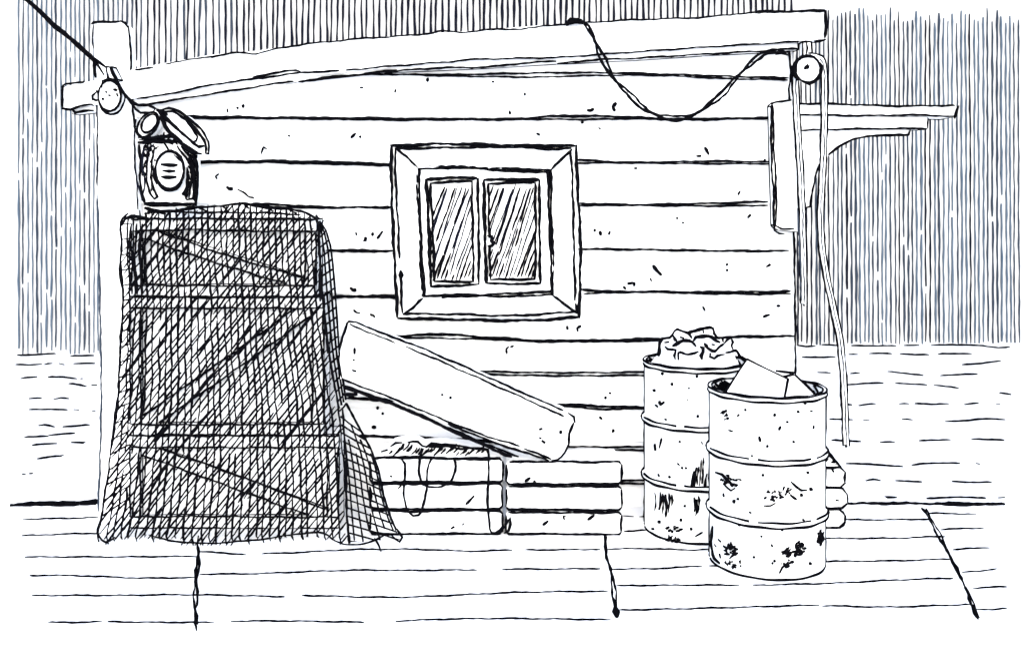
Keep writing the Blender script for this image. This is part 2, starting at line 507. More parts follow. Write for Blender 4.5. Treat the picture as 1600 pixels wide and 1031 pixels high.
# window: splayed casing, one sash frame, two panes, a latch
OUT = [(612, 228), (900, 228), (905, 496), (622, 496)]
INN = [(652, 262), (860, 265), (864, 462), (660, 465)]
m = MB()
o_ = [P(x, y, 5.99) for x, y in OUT]
o2 = [P(x + dx, y + dy, 5.985) for (x, y), (dx, dy) in zip(OUT, ((6, 6), (-6, 6), (-7, -7), (6, -7)))]
i_ = [P(x, y, 6.035) for x, y in INN]
ob_ = [Vector((p.x, 6.092, p.z)) for p in o_]
ib_ = [Vector((p.x, 6.092, p.z)) for p in i_]
b = len(m.v)
m.v += o_ + o2 + i_ + ob_ + ib_
for k in range(4):
    j = (k + 1) % 4
    m.face((b + k, b + j, b + 4 + j, b + 4 + k))
    m.face((b + 4 + k, b + 4 + j, b + 8 + j, b + 8 + k))
    m.face((b + j, b + k, b + 12 + k, b + 12 + j))
    m.face((b + 8 + k, b + 8 + j, b + 16 + j, b + 16 + k))
    m.face((b + 12 + k, b + 16 + k, b + 16 + j, b + 12 + j))
    m.line3(ob_[k], ob_[j], 2.4)
    m.line3(o_[k], ob_[k], 2.4)
F = plane(5.982)


def S(px, py):                                     # on the splay between the outer and the inner edge
    fx = max(0, min(1, max((618 - px) / -36, 0) if px < 756 else (897 - px) / 38))
    fy = max(0, min(1, (py - 234) / 30 if py < 360 else (489 - py) / 26))
    return P(px, py, lerp(5.982, 6.03, min(fx, fy)))


for q in ([(610, 228), (700, 225), (790, 227), (901, 228)], [(611, 228), (612, 300), (615, 380), (621, 496)], [(900, 227), (903, 300), (907, 380), (905, 497)], [(620, 497), (700, 499), (800, 501), (860, 499), (906, 495)]):
    m.pen(q, F, w=4.2, jit=.6)
for q in ([(616, 233), (700, 231), (800, 230), (850, 233), (893, 232)], [(617, 232), (619, 300), (622, 350), (624, 404)], [(626, 423), (627, 460), (629, 490)], [(892, 236), (895, 300), (897, 400), (899, 470)], [(899, 474), (901, 490)], [(629, 490), (720, 491), (800, 493), (900, 487)]):
    m.pen(q, F, w=3.3, jit=.6)
m.pen([(626, 423), (626, 436)], F, w=6)
for q in ([(617, 231), (635, 245), (652, 262)], [(894, 233), (878, 248), (862, 265)], [(629, 491), (645, 480), (661, 466)], [(864, 462), (880, 474), (902, 489)]):
    m.pen(q, S, w=3.2)
window = m.build('window', 'wood', shack)
m = MB()
SD = 6.045
m.slab([(656, 264), (857, 267), (861, 460), (663, 463)], SD, 6.09, edges=False)
SF = plane(SD - .003)
for q, w in (([(648, 258), (720, 260), (790, 263), (862, 266)], 3.8), ([(652, 265), (720, 262), (800, 268), (860, 269)], 3.0), ([(650, 262), (653, 330), (656, 400), (659, 468)], 3.2), ([(655, 264), (656, 340), (660, 410), (664, 464)], 3.6),
             ([(856, 266), (858, 340), (861, 400), (862, 462)], 3.6), ([(862, 264), (862, 340), (865, 400), (864, 462)], 3.8), ([(658, 468), (720, 464), (800, 458), (866, 456)], 3.4), ([(660, 464), (720, 460), (790, 464), (864, 460)], 3.6)):
    m.pen(q, SF, w=w, jit=.6)
m.build('sash', 'wood', window)
for quad, inner in (([(666, 280), (746, 278), (748, 444), (673, 448)], [(672, 286), (737, 283), (740, 440), (679, 440)]),
                    ([(756, 281), (843, 281), (844, 443), (760, 443)], [(763, 287), (836, 285), (836, 436), (766, 437)])):
    m = MB()
    m.slab(quad, SD - .002, 6.088, edges=False)
    PF = plane(SD - .006)
    n = len(quad)
    for k in range(4):
        a, c = quad[k], quad[(k + 1) % 4]
        m.pen([a, ((a[0] + c[0]) / 2 + random.uniform(-1, 1), (a[1] + c[1]) / 2 + random.uniform(-1, 1)), c], PF, w=4.6 if k in (0, 3) else 3.6, jit=.5, smooth=True)
        a, c = inner[k], inner[(k + 1) % 4]
        m.pen([a, ((a[0] + c[0]) / 2 + random.uniform(-1, 1), (a[1] + c[1]) / 2), c], PF, w=3.4, jit=.6)
    xl, xr, yt, yb = inner[0][0] + 1, inner[1][0] + 1, inner[0][1] + 1, inner[2][1]
    s = xl - 62
    while s < xr + 60:
        # one raking hatch line: x = s + (yb - y) * slope, clipped to the pane
        sl = random.uniform(.30, .40)
        y_hi = max(yt, yb - (xr - s) / sl) + random.uniform(0, 8)
        y_lo = min(yb, yb - (xl - s) / sl) - random.uniform(0, 8)
        if y_lo - y_hi > 9:
            cut = y_hi
            while cut < y_lo - 6:
                e = min(y_lo, cut + random.uniform(50, 130))
                mid = abs((cut + e) / 2 - (yt + yb) / 2) < 45 and random.random() < .7
                m.pen([(s + (yb - y) * sl, y) for y in (e, (e + cut) / 2, cut)], PF, w=1.7 if mid else random.uniform(2.0, 2.7), jit=.35, ink='dark' if mid else 'ink')
                cut = e + random.uniform(1, 9)
        s += random.uniform(4.8, 6.6)
    m.build('window_pane', 'metal', window)
m = MB()
c = P(765, 378, 6.02)
m.lathe([(.004, -.022), (.016, -.018), (.02, 0), (.016, .018), (.004, .022)], c, 14)
m.box(c.x - .006, c.x + .006, c.y, SD, c.z - .006, c.z + .006, edges=False)
LF = plane(5.998)
m.pen([(761, 368), (766, 371), (770, 369)], LF, w=4)
m.pen([(769, 370), (768, 376), (772, 381), (769, 385), (763, 385)], LF, w=4.5)
m.build('latch', 'metal', window)

# ------------------------------------------------------------------ bracket with a board, at the right of the shack
br = thing('wall_bracket', P(1225, 260, 6.05), 'white shelf bracket with a curved brace sticking out past the right corner of the shack', 'bracket')
m = MB()
m.slab([(1204, 166), (1209, 161), (1242, 158), (1246, 362), (1215, 359), (1209, 352)], 6.02, 6.08, w=2.4, front=False)
q_ = plane(6.017)
m.pen([(1236, 157), (1222, 159), (1208, 161), (1205, 167), (1205, 200), (1206, 260), (1209, 310), (1209, 352), (1210, 361), (1218, 365), (1226, 365)], q_, w=3.0)
m.pen([(1208, 165), (1209, 220), (1213, 300), (1213, 352), (1220, 357), (1240, 358)], q_, w=2.6)
m.build('backing_board', 'wood', br)
m = MB()
m.slab([(1244, 163), (1300, 164), (1491, 166), (1497, 169), (1494, 182), (1488, 183), (1244, 180)], 5.985, 6.16, w=2.4, front=False)
q_ = plane(5.982)
m.pen([(1246, 162), (1310, 163), (1400, 166), (1490, 165)], q_, w=2.8)
m.pen([(1497, 166), (1495, 173), (1491, 186)], q_, w=3.6)
m.pen([(1248, 179), (1340, 181), (1420, 180), (1492, 182)], q_, w=2.8)
m.build('top_board', 'wood', br)
m = MB()
m.slab([(1246, 181), (1449, 184), (1447, 201), (1246, 204)], 6.00, 6.14, w=2.2, front=False)
q_ = plane(5.997)
m.pen([(1450, 184), (1449, 193), (1449, 201)], q_, w=2.8)
m.pen([(1252, 204), (1320, 202), (1400, 201), (1449, 201)], q_, w=2.7)
m.build('lower_board', 'wood', br)
m = MB()
m.slab([(1246, 204), (1422, 203), (1420, 210), (1362, 212), (1330, 219), (1308, 231), (1292, 246), (1280, 265), (1272, 290), (1267, 322), (1258, 326), (1246, 326)], 6.03, 6.10, w=2.0, front=False)
q_ = plane(6.027)
m.pen([(1422, 204), (1419, 211), (1390, 211), (1362, 213), (1330, 219), (1308, 231), (1295, 243)], q_, w=3.2)
m.pen([(1286, 251), (1277, 266), (1271, 290), (1268, 308), (1266, 323), (1258, 325)], q_, w=3.0)
m.build('curved_brace', 'wood', br)

# ------------------------------------------------------------------ pulley under the beam end and its rope
c = P(1262, 108, 5.93)
pu = thing('pulley', c, 'small round pulley wheel hanging under the right end of the roof beam', 'pulley')
m = MB()
m.disc((c.x, c.z), .076, .078, 5.90, 5.96)
u = 5.9 / FOC
Q = plane(5.898)
m.pen([(1262 + 20 * math.cos(t * .35), 108 + 21 * math.sin(t * .35)) for t in range(18)], Q, w=3.4, closed=True)
m.pen([(1246, 92), (1241, 104), (1242, 116), (1248, 125)], Q, w=7)
m.pen([(1244, 98), (1252, 89), (1262, 87), (1273, 90)], Q, w=4.5)
m.pen([(1281, 98), (1285, 110), (1281, 121), (1273, 128), (1264, 131), (1254, 128)], Q, w=3.2)
m.build('wheel', 'metal', pu)
m = MB()
m.disc((c.x, c.z + .004), .008, .008, 5.87, 5.905, 12)
m.scribble(1261, 107, 1.5, 1.5, plane(5.868), 6, 4)
m.build('axle', 'metal', pu)
m = MB()
m.slab([(1254, 66), (1268, 66), (1270, 90), (1254, 90)], 5.965, 6.03, w=2.2)
m.pen([(1260, 66), (1261, 76), (1259, 88)], plane(5.962), w=2.4)
m.pen([(1248, 70), (1253, 66), (1266, 65)], plane(5.962), w=3)
m.build('hanger', 'metal', pu)


def rope_tube(m, path, d, wpx, ink='dark', w=2.0, both=True):
    """a pale rope with its two pen edges"""
    res = []
    n = len(path)
    for i in range(n - 1):
        p1, p2 = Vector((*path[i], 0)), Vector((*path[i + 1], 0))
        p0 = Vector((*path[i - 1], 0)) if i else p1 * 2 - p2
        p3 = Vector((*path[i + 2], 0)) if i + 2 < n else p2 * 2 - p1
        for j in range(8):
            t = j / 8
            res.append(.5 * ((2 * p1) + (p2 - p0) * t + (2 * p0 - 5 * p1 + 4 * p2 - p3) * t * t + (3 * p1 - p0 - 3 * p2 + p3) * t ** 3))
    res.append(Vector((*path[-1], 0)))
    m.tube([P(q.x, q.y, d) for q in res], wpx * .5 * d / FOC, 0, 8)
    m.pen([(q.x + 1, q.y) for q in res[::3]], lambda a, b: P(a, b, d - wpx * .5 * d / FOC), w=1.5, ink='dark', jit=.6, smooth=False)
    for s in (-1, 1):
        e = []
        for i, q in enumerate(res):
            t = (res[min(i + 1, len(res) - 1)] - res[max(i - 1, 0)]).normalized()
            e.append((q.x - t.y * s * (wpx * .5 + .8), q.y + t.x * s * (wpx * .5 + .8)))
        m.pen(e[::2] + [e[-1]], plane(d), w=w, ink=ink, jit=.5, smooth=False)


m = MB()
rope_tube(m, [(1243, 108), (1243, 140), (1246, 200), (1250, 260), (1253, 330), (1255, 400), (1256, 474)], 5.93, 8, 'ink', 2.6)
rope_tube(m, [(1262, 88), (1276, 90), (1286, 102), (1288, 160), (1286, 250), (1282, 330), (1284, 385), (1291, 430), (1301, 478), (1312, 530), (1317, 580), (1320, 640), (1322, 696)], 5.93, 8, 'ink', 2.6)
m.pen([(1254, 470), (1256, 478)], plane(5.925), w=4)
m.pen([(1321, 694), (1323, 698)], plane(5.925), w=7)
m.pen([(1247, 330), (1250, 400), (1252, 470)], plane(5.925), w=2, ink='blue')
tag(m.build('pulley_rope', 'rope', origin=P(1262, 88, 5.93)), 'pale rope running over the small pulley wheel, its two loose ends hanging down', 'rope')

# ------------------------------------------------------------------ cable drooping from the beam
m = MB()
path = [(884, 39), (897, 34), (908, 34), (918, 42), (927, 58), (937, 82), (950, 108), (965, 130), (985, 150), (1008, 170), (1030, 182), (1058, 185), (1085, 179), (1110, 163), (1135, 140), (1160, 112), (1180, 93), (1200, 82), (1218, 81), (1231, 84)]
DC = 5.965
for ph, w in ((0, 3.6), (math.pi, 3.4)):
    pts = []
    for i, (x_, y_) in enumerate(path):
        a = path[max(i - 1, 0)]
        b2 = path[min(i + 1, len(path) - 1)]
        t = Vector((b2[0] - a[0], b2[1] - a[1])).normalized()
        k = 3.4 * math.cos(i * 1.15 + ph) if 2 < i < 18 else 1.5 * math.cos(ph)
        pts.append((x_ - t.y * k, y_ + t.x * k))
    m.pen(pts, plane(DC), w=w, jit=.9)
m.pen([(884, 39), (892, 34), (902, 33), (912, 36)], plane(DC), w=7)
m.pen([(1212, 86), (1222, 84), (1230, 81)], plane(DC), w=3)
tag(m.build('hanging_cable', 'rope', origin=P(1060, 185, DC)), 'dark twisted cable drooping in a loop from the roof beam right of the window', 'cable')

# ------------------------------------------------------------------ round block on the post and the slanting line
c = P(171, 150, 5.86)
rb = thing('pulley_block', c, 'round block with a side knob fixed near the top of the tall corner post', 'pulley')
m = MB()
m.disc((c.x, c.z), .077, .096, 5.855, 5.90)
Q = plane(5.852)
m.pen([(171 + 18 * math.cos(t * .37), 150 + 24 * math.sin(t * .37)) for t in range(17)], Q, w=3.0, closed=True)
m.pen([(155, 160), (160, 172), (172, 179), (184, 177), (192, 166), (195, 152), (190, 138)], Q, w=2.8)
m.pen([(158, 138), (160, 127), (170, 123), (180, 125), (188, 134)], Q, w=3.2)
m.dots([(166, 144), (171, 149), (161, 155), (177, 140, 183, 141), (182, 146, 184, 151)], Q, 3)
m.build('face_plate', 'metal', rb)
m = MB()
k = P(148, 151, 5.89)
m.disc((k.x, k.z), .022, .018, 5.86, 5.92, 14)
m.pen([(152, 143), (144, 149), (144, 155), (150, 157), (154, 156)], plane(5.857), w=3)
m.pen([(150, 141), (153, 146)], plane(5.857), w=4)
m.build('knob', 'metal', rb)
m = MB()
m.slab([(166, 105), (174, 105), (184, 124), (168, 126)], 5.86, 5.928, w=2.4)
m.pen([(173, 105), (178, 117), (182, 126)], plane(5.857), w=5)
m.pen([(166, 110), (170, 122)], plane(5.857), w=2.6, ink='dark')
m.build('eye', 'metal', rb)
m = MB()


def DL(px, py):
    return P(px, py, lerp(5.2, 5.84, min(1, max(0, (px + 700) / 900))))


m.pen([(-560, -540), (-200, -215), (40, -2), (80, 34), (110, 60), (135, 82), (166, 106)], DL, w=4.4, jit=.6, step=12)
m.pen([(-560, -536), (-200, -210), (44, 4), (75, 33), (110, 63), (140, 90), (152, 103), (163, 118)], DL, w=3.4, jit=.8, step=12)
m.pen([(90, 42), (120, 70), (146, 92)], DL, w=4.5)
m.pen([(174, 106), (181, 122), (190, 140), (204, 157), (216, 164), (232, 165), (246, 172)], DL, w=3.6)
m.pen([(188, 136), (200, 155), (212, 170), (220, 177), (234, 176)], DL, w=3.0)
tag(m.build('slanting_line', 'rope', origin=DL(166, 106)), 'taut dark line slanting down from the upper left over the post to the lantern', 'cable')

# ------------------------------------------------------------------ crates under the net
DCR = 5.714
crates = (
    ((343, 463), (205, 493), 'd', 'top crate of the netted stack, low wooden crate with a diagonal brace, under the lantern'),
    ((463.6, 680), (203, 505), 'u', 'tall middle crate of the netted stack, its diagonal brace rising to the right'),
    ((680.6, 824.5), (203, 528), 'd', 'widest and lowest crate of the netted stack, standing on the deck'),
)
for (ya, yb), (xa, xb), dg, lab in crates:
    a, c = P(xa, ya, DCR), P(xb, yb, DCR)
    z0 = max(c.z, 0.0)
    cr = thing('wooden_crate', ((a.x + c.x) / 2, DCR + .18, z0), lab, 'crate', 'crates stacked under the net')
    m = MB()
    m.box(a.x + .004, c.x - .004, DCR + .03, DCR + .22, z0, a.z, w=2.0)
    m.build('crate_body', 'wood', cr)
    R_ = 18
    K = plane(DCR - .003)
    for ry in (ya, yb - R_):
        m = MB()
        m.slab([(xa, ry), (xb, ry), (xb, min(ry + R_, 824.5)), (xa, min(ry + R_, 824.5))], DCR, DCR + .0295, w=2.0, front=False)
        for yy in (ry + (0 if ry == ya else 1), ry + R_):
            m.pen([(xa, yy), (lerp(xa, xb, .35), yy + random.uniform(-2, 2)), (lerp(xa, xb, .7), yy + random.uniform(-1, 2)), (xb, yy)], K, w=2.3, jit=.7)
        m.build('rail', 'wood', cr)
    for sx in (xa, xb - 17):
        m = MB()
        m.slab([(sx, ya + R_ + .5), (sx + 17, ya + R_ + .5), (sx + 17, yb - R_ - .5), (sx, yb - R_ - .5)], DCR + .003, DCR + .0295, w=2.2, front=False)
        for xx in (sx, sx + 17):
            m.pen([(xx, ya + R_), (xx + random.uniform(-1, 1), (ya + yb) / 2), (xx, yb - R_)], K, w=2.3, jit=.7)
        m.build('stile', 'wood', cr)
    m = MB()
    t, bt = ya + R_ + 1, yb - R_ - 1
    L, R2 = xa + 18, xb - 18
    wd = 17
    poly = [(L, t), (L + 26, t), (R2, bt - wd * .6), (R2, bt), (R2 - 26, bt), (L, t + wd * .6)]
    if dg == 'u':
        poly = [(L + R2 - x_, y_) for x_, y_ in poly][::-1]
    m.slab(poly, DCR + .006, DCR + .0295, w=2.2, front=False)
    n = len(poly)
    for i in range(n):
        a2, c2 = poly[i], poly[(i + 1) % n]
        if abs(a2[0] - c2[0]) > 60:
            m.pen([a2, ((a2[0] + c2[0]) / 2, (a2[1] + c2[1]) / 2 + random.uniform(-4, 4)), c2], K, w=2.5, jit=.8)
    m.build('diagonal_brace', 'wood', cr)

# ------------------------------------------------------------------ net thrown over the crates
EL = [(325, 196), (345, 190), (400, 188), (463, 193), (530, 188), (600, 186), (660, 178), (720, 172), (800, 160), (836, 152)]
E0 = [(325, 488), (345, 497), (400, 500), (463, 504), (550, 514), (650, 532), (760, 541), (850, 546)]
E1 = [(330, 486), (345, 505), (390, 518), (460, 524), (550, 530), (630, 541), (660, 557), (700, 579), (735, 592), (770, 598), (810, 611), (842, 626)]
E1D = [(330, 6.02), (550, 5.88), (600, 5.76), (660, 5.60), (770, 5.58), (842, 5.53)]
YT = [(190, 352), (198, 340), (215, 333), (240, 330), (300, 327), (350, 321), (380, 320), (420, 325), (470, 331), (487, 338), (497, 350)]
YB = [(152, 838), (165, 846), (185, 838), (230, 837), (280, 845), (350, 848), (430, 838), (490, 832), (520, 843), (546, 849)]


def NF(px, py):
    d = lerp(5.67, 5.532, min(1, max(0, (py - 340) / 500)))
    if py < 338:
        d += (338 - py) * .011
    d += .012 * math.sin(px * .05) * math.sin(py * .02)
    return P(px, py, min(d, FOC * (EYE - .004) / max(py - HZ, 1)))


def inside(x_, y_):
    return curve_at(YT, x_) - 1 < y_ < curve_at(YB, x_) + 6 and curve_at(EL, y_) - 1 < x_ < curve_at(E0, y_) + 1


m = MB()
u_ = 0.0
while u_ < 1.0:
    dx = random.uniform(-2.5, 2.5)
    q = []
    y0 = None
    for y_ in range(318, 856, 26):
        x_ = lerp(curve_at(EL, y_), curve_at(E0, y_), u_) + dx * (y_ - 320) / 500
        if inside(x_, y_):
            if not q:
                q.append((x_, curve_at(YT, x_) - random.uniform(-1, 4)))
            q.append((x_ + random.uniform(-.8, .8), y_))
    if q:
        q.append((q[-1][0] + 2, curve_at(YB, q[-1][0]) + random.uniform(-3, 10)))
    # pen lifted once or twice
    cuts = sorted(random.sample(range(3, max(4, len(q) - 3)), min(random.choice((0, 1, 1, 2)), max(0, len(q) - 7)))) if len(q) > 8 else []
    s0 = 0
    for cu in cuts + [len(q)]:
        if cu - s0 > 1:
            m.pen(q[s0:cu], NF, w=random.uniform(2.1, 2.9), jit=.6)
        s0 = cu - (1 if random.random() < .6 else 0)
    u_ += random.uniform(.028, .036)
# raking threads
s = -620.0
while s < 560:
    sl = .78 + random.uniform(-.005, .005)        # x gained for each pixel up
    run = []
    y_ = 860
    seglen = random.uniform(60, 190)
    while y_ > 316:
        x_ = 150 + s + 300 + (860 - y_) * sl + 2.5 * math.sin(y_ * .02 + s)
        if inside(x_, y_):
            run.append((x_ + random.uniform(-.5, .5), y_))
        if (not inside(x_, y_) or len(run) * 9 > seglen) and len(run) > 1:
            m.pen(run, NF, w=random.uniform(2.0, 2.5), jit=.4)
            run = [] if random.random() < .5 else run[-1:]
            seglen = random.uniform(60, 190)
        y_ -= 9
    if len(run) > 1:
        m.pen(run, NF, w=random.uniform(2.0, 2.5), jit=.4)
    s += random.uniform(9.0, 10.8)
# heavier long strokes of the drawing
for q in ([(505, 610), (470, 655), (420, 725), (372, 785)], [(420, 505), (330, 590), (240, 690)], [(330, 640), (280, 700), (225, 780), (190, 830)]):
    m.pen(q, NF, w=3.0, jit=.7)
# outlines
m.pen([(200, 334), (188, 348), (191, 380), (187, 420), (192, 460), (190, 520), (186, 580), (183, 640), (174, 700), (166, 760), (156, 815), (152, 832), (164, 846), (180, 838)], NF, w=2.8, jit=.7)
m.pen([(190, 352), (196, 342), (206, 338), (222, 341)], NF, w=5)
m.pen([(225, 334), (290, 327), (350, 321), (380, 319), (430, 326), (470, 330), (488, 337), (497, 352), (500, 400), (500, 470)], NF, w=3.4, jit=.7)
m.pen([(230, 331), (300, 332), (420, 333), (470, 336)], NF, w=2.6)
for xx in (205, 214, 222):
    m.pen([(xx, 350), (xx - 3, 400), (xx + 1, 460)], NF, w=2.6)
m.pen([(232, 836), (280, 846), (330, 848), (400, 843), (480, 832), (505, 833), (525, 845), (545, 850), (575, 848), (600, 836)], NF, w=2.4)
m.pen([(535, 640), (541, 720), (541, 790), (546, 850)], NF, w=2.8)


def NS(uu, y_):
    """right hand side of the net: uu 0 at the front edge, 1 at the back or splayed edge"""
    a = NF(curve_at(E0, y_), y_)
    e = curve_at(E1D, y_)
    b3 = P(curve_at(E1, y_), y_, e)
    return a.lerp(b3, uu)


def side_pen(q, w):
    pts = [NS(a, b4) for a, b4 in q]
    fine = []
    for a, b4 in zip(pts, pts[1:]):
        for j in range(3):
            fine.append(a.lerp(b4, j / 3))
    fine.append(pts[-1])
    m.tube(fine, [w * .5 * p.y / FOC * random.uniform(.8, 1.2) for p in fine], 1)


for uu in (0, .35, .7, 1.0):
    side_pen([(uu, y_) for y_ in range(336 + int(14 * (1 - uu)), 640, 24)], 2.6)
for y_ in range(350, 640, 15):
    side_pen([(0, y_ + 7), (.5, y_ + 1), (1, y_ - 5)], 2.4)
for k in range(6):                                  # the splayed corner: finer and in both directions
    uu = (k + .6) / 6
    side_pen([(uu, y_) for y_ in range(664 + (k % 3) * 22, 850 - int(6 * uu), 20)], 2.2)
side_pen([(1, y_) for y_ in range(630, 846, 18)], 3.2)
for y_ in range(650, 846, 13):
    side_pen([(0, y_), (.5, min(y_ + 11, 850)), (1, min(y_ + 25, 848))], 2.2)
m.pen([(612, 836), (624, 846), (628, 838), (620, 826)], NF, w=3.4)
m.pen([(585, 840), (592, 852), (596, 862)], NF, w=3)
# the net goes over the top and down the left hand side too
for k in range(9):
    t = k / 8
    x_ = lerp(205, 488, t)
    a = NF(x_, curve_at(YT, x_))
    m.line3(a, Vector((a.x, 5.95, a.z - .02)), 2.4)
for y_ in range(350, 830, 24):
    a = NF(curve_at(EL, y_), y_)
    m.line3(a, Vector((a.x + .03, 5.90, a.z)), 2.0)
tag(m.build('net', 'cloth', origin=P(345, 836, 5.6)), 'dark hatched net thrown over the tall crate stack, its corners splayed on the deck', 'net')

# ------------------------------------------------------------------ lantern on the crates
DLN = 5.80
base = P(262, 328, DLN)
la = thing('lantern', (base.x, DLN + .08, 1.766), 'black and white lantern with a round slotted face and tipped lid on the netted crates', 'lantern')
m = MB()
m.slab([(217, 226), (300, 222), (308, 250), (308, 316), (300, 324), (228, 324), (221, 310), (217, 260)], DLN, DLN + .06, edges=False)
Q = plane(DLN - .003)
for q, w, i in (([(216, 214), (240, 216), (270, 213), (276, 217)], 4.6, 'ink'), ([(216, 224), (245, 221), (270, 222), (282, 221)], 4.4, 'ink'), ([(218, 218), (250, 219), (276, 219)], 2.4, 'ink'),
                ([(217, 226), (220, 250), (218, 275), (222, 300), (226, 318)], 3.6, 'ink'), ([(224, 228), (222, 255), (226, 280), (223, 306)], 2.4, 'dark'), ([(213, 280), (219, 300), (226, 318)], 3, 'dark'),
                ([(236, 226), (230, 250), (229, 280), (236, 304), (241, 312)], 3.0, 'ink'), ([(242, 230), (237, 252), (237, 282), (242, 300), (245, 308), (241, 312)], 3.0, 'ink'),
                ([(276, 228), (286, 240), (295, 252), (300, 275), (295, 310)], 3.2, 'ink'), ([(283, 228), (298, 250), (304, 275), (301, 312)], 3.6, 'ink'), ([(300, 236), (308, 260), (308, 290), (306, 322)], 4.6, 'ink'),
                ([(292, 262), (293, 290), (290, 312)], 4.0, 'ink'), ([(293, 290), (291, 300), (285, 304)], 5.5, 'ink'),
                ([(226, 318), (260, 320), (306, 318)], 5.5, 'ink'), ([(226, 324), (245, 330), (275, 330), (304, 322)], 4.4, 'ink'), ([(292, 312), (302, 310), (306, 318)], 3, 'ink'), ([(255, 222), (262, 232), (268, 242)], 3.4, 'ink'),
                ([(222, 236), (232, 232), (240, 226)], 2.4, 'dark')):
    m.pen(q, Q, w=w, ink=i, jit=.6)
m.scribble(258, 219, 14, 3, Q, 12, 3.2, True)
m.scribble(303, 250, 5, 12, Q, 12, 3.0, True, 1.4)
m.scribble(224, 255, 4, 22, Q, 14, 2.6, True, 1.4)
m.scribble(304, 290, 3, 20, Q, 14, 3.0, True, 1.5)
m.scribble(236, 230, 12, 5, Q, 12, 2.6, True)
m.scribble(237, 268, 5, 34, Q, 16, 2.2, True, 1.5)
m.scribble(296, 270, 4, 34, Q, 18, 2.6, True, 1.5)
m.scribble(272, 224, 10, 4, Q, 10, 3.0, True)
m.build('body', 'metal', la)
m = MB()
c = P(265, 267, DLN - .02)
m.disc((c.x, c.z), .082, .108, DLN - .035, DLN - .001)
Q = plane(DLN - .038)
m.pen([(265 + 22.5 * math.cos(t * .37), 266 + 30 * math.sin(t * .37)) for t in range(17)], Q, w=3.8, closed=True)
m.pen([(244, 284), (252, 294), (264, 298), (276, 295), (285, 285)], Q, w=3.0)
m.pen([(243, 262), (241, 275), (246, 288)], Q, w=4)
m.pen([(272, 242), (280, 250), (285, 253)], Q, w=3)
for yy, a, b5 in ((257.5, 251, 278), (267, 254, 274), (276.5, 252, 276)):
    m.pen([(a, yy - .5), ((a + b5) / 2, yy + .6), (b5, yy)], Q, w=4.0, jit=.3)
m.build('face_plate', 'metal', la)
m = MB()
ctr = P(231, 195, DLN + .04)
ring = []
for t in range(20):
    a = t * math.pi / 10
    ex, ey = 14 * math.cos(a), 22 * math.sin(a)
    r_ = .62
    ring.append((231 + ex * math.cos(r_) - ey * math.sin(r_), 195 + ex * math.sin(r_) + ey * math.cos(r_)))
fr = [P(x_, y_, DLN + .02) for x_, y_ in ring]
m.prism3(fr, [Vector((p.x, DLN + .10, p.z)) for p in fr])
m.pen(ring, plane(DLN + .017), w=3.2, closed=True)
m.pen([(x_ * .72 + 231 * .28 + 2, y_ * .72 + 195 * .28 - 2) for x_, y_ in ring], plane(DLN + .017), w=2.8, closed=True)
m.pen([(213, 186), (210, 198), (213, 208), (222, 214)], plane(DLN + .015), w=3.4)
m.slab([(218, 214), (242, 170), (256, 174), (276, 214)], DLN + .105, DLN + .17, w=2.2)
m.build('side_lamp', 'metal', la)
m = MB()
lid = [(246, 176), (250, 171), (262, 169), (276, 173), (296, 184), (316, 206), (326, 226), (326, 240), (318, 243), (308, 240), (290, 230), (272, 214), (258, 198)]
m.slab(lid, DLN - .03, DLN + .03, edges=False)
Q = plane(DLN - .033)
m.pen([(254, 172), (264, 169), (280, 174), (298, 188), (314, 202), (325, 222), (326, 240), (321, 240)], Q, w=3.4)
m.pen([(248, 176), (270, 174), (284, 184), (300, 196), (314, 212), (321, 226), (321, 240)], Q, w=3.6)
m.pen([(246, 172), (262, 188), (280, 204), (296, 218), (311, 230), (320, 228)], Q, w=4.4)
m.pen([(250, 180), (258, 198), (272, 214), (290, 230), (306, 240), (316, 241)], Q, w=4.4)
m.pen([(256, 182), (262, 200), (278, 216), (286, 226)], Q, w=3.2)
m.pen([(290, 188), (300, 200), (308, 214), (306, 220), (300, 222)], Q, w=3.4)
m.pen([(244, 172), (254, 174), (262, 180)], Q, w=7)
m.pen([(282, 222), (296, 234), (308, 240)], Q, w=6)
m.build('lid', 'metal', la)

# ------------------------------------------------------------------ timbers
DST = FOC * EYE / (835 - HZ)


def beam(xa, xb, ya, yb, d, depth, label, group, knots=(), ends=True, rnd=4):
    m = MB()
    r = rnd
    poly = [(xa, ya + r), (xa + r, ya), (xb - r, ya), (xb, ya + r), (xb, yb - r), (xb - r, yb), (xa + r, yb), (xa, yb - r)]
    fr = [P(x_, y_, d) for x_, y_ in poly]
    zmin = min(p.z for p in fr)
    if zmin < 0.001:
        for p in fr:
            p.z += .001 - zmin
    bk = [Vector((p.x, d + depth, p.z)) for p in fr]
    m.prism3(fr, bk)
    Q = plane(d - .003)
    L = xb - xa
    m.pen([(xa + r, ya), (xa + L * .4, ya + random.uniform(-1, 1)), (xa + L * .7, ya + random.uniform(-1, 1)), (xb - r, ya), (xb, ya + r)], Q, w=3.3, jit=.6)
    by = yb - (1.6 if zmin < .01 else 0)
    m.pen([(xa, by - r), (xa + r, by), (xa + L * .3, by + random.uniform(-1, 1)), (xa + L * .7, by + random.uniform(-1, 1)), (xb - r, by), (xb, by - r)], Q, w=3.6, jit=.4)
    m.pen([(xb, ya + r), (xb + random.uniform(-1, 1), (ya + yb) / 2), (xb, yb - r)], Q, w=3.2)
    m.pen([(xa, ya + r), (xa + random.uniform(-1, 1), (ya + yb) / 2), (xa, yb - r)], Q, w=3.2)
    m.dots(knots, Q, 3)
    o = m.build('sawn_timber', 'wood', origin=(fr[0] + fr[6]) * .5)
    tag(o, label, 'beam', group)


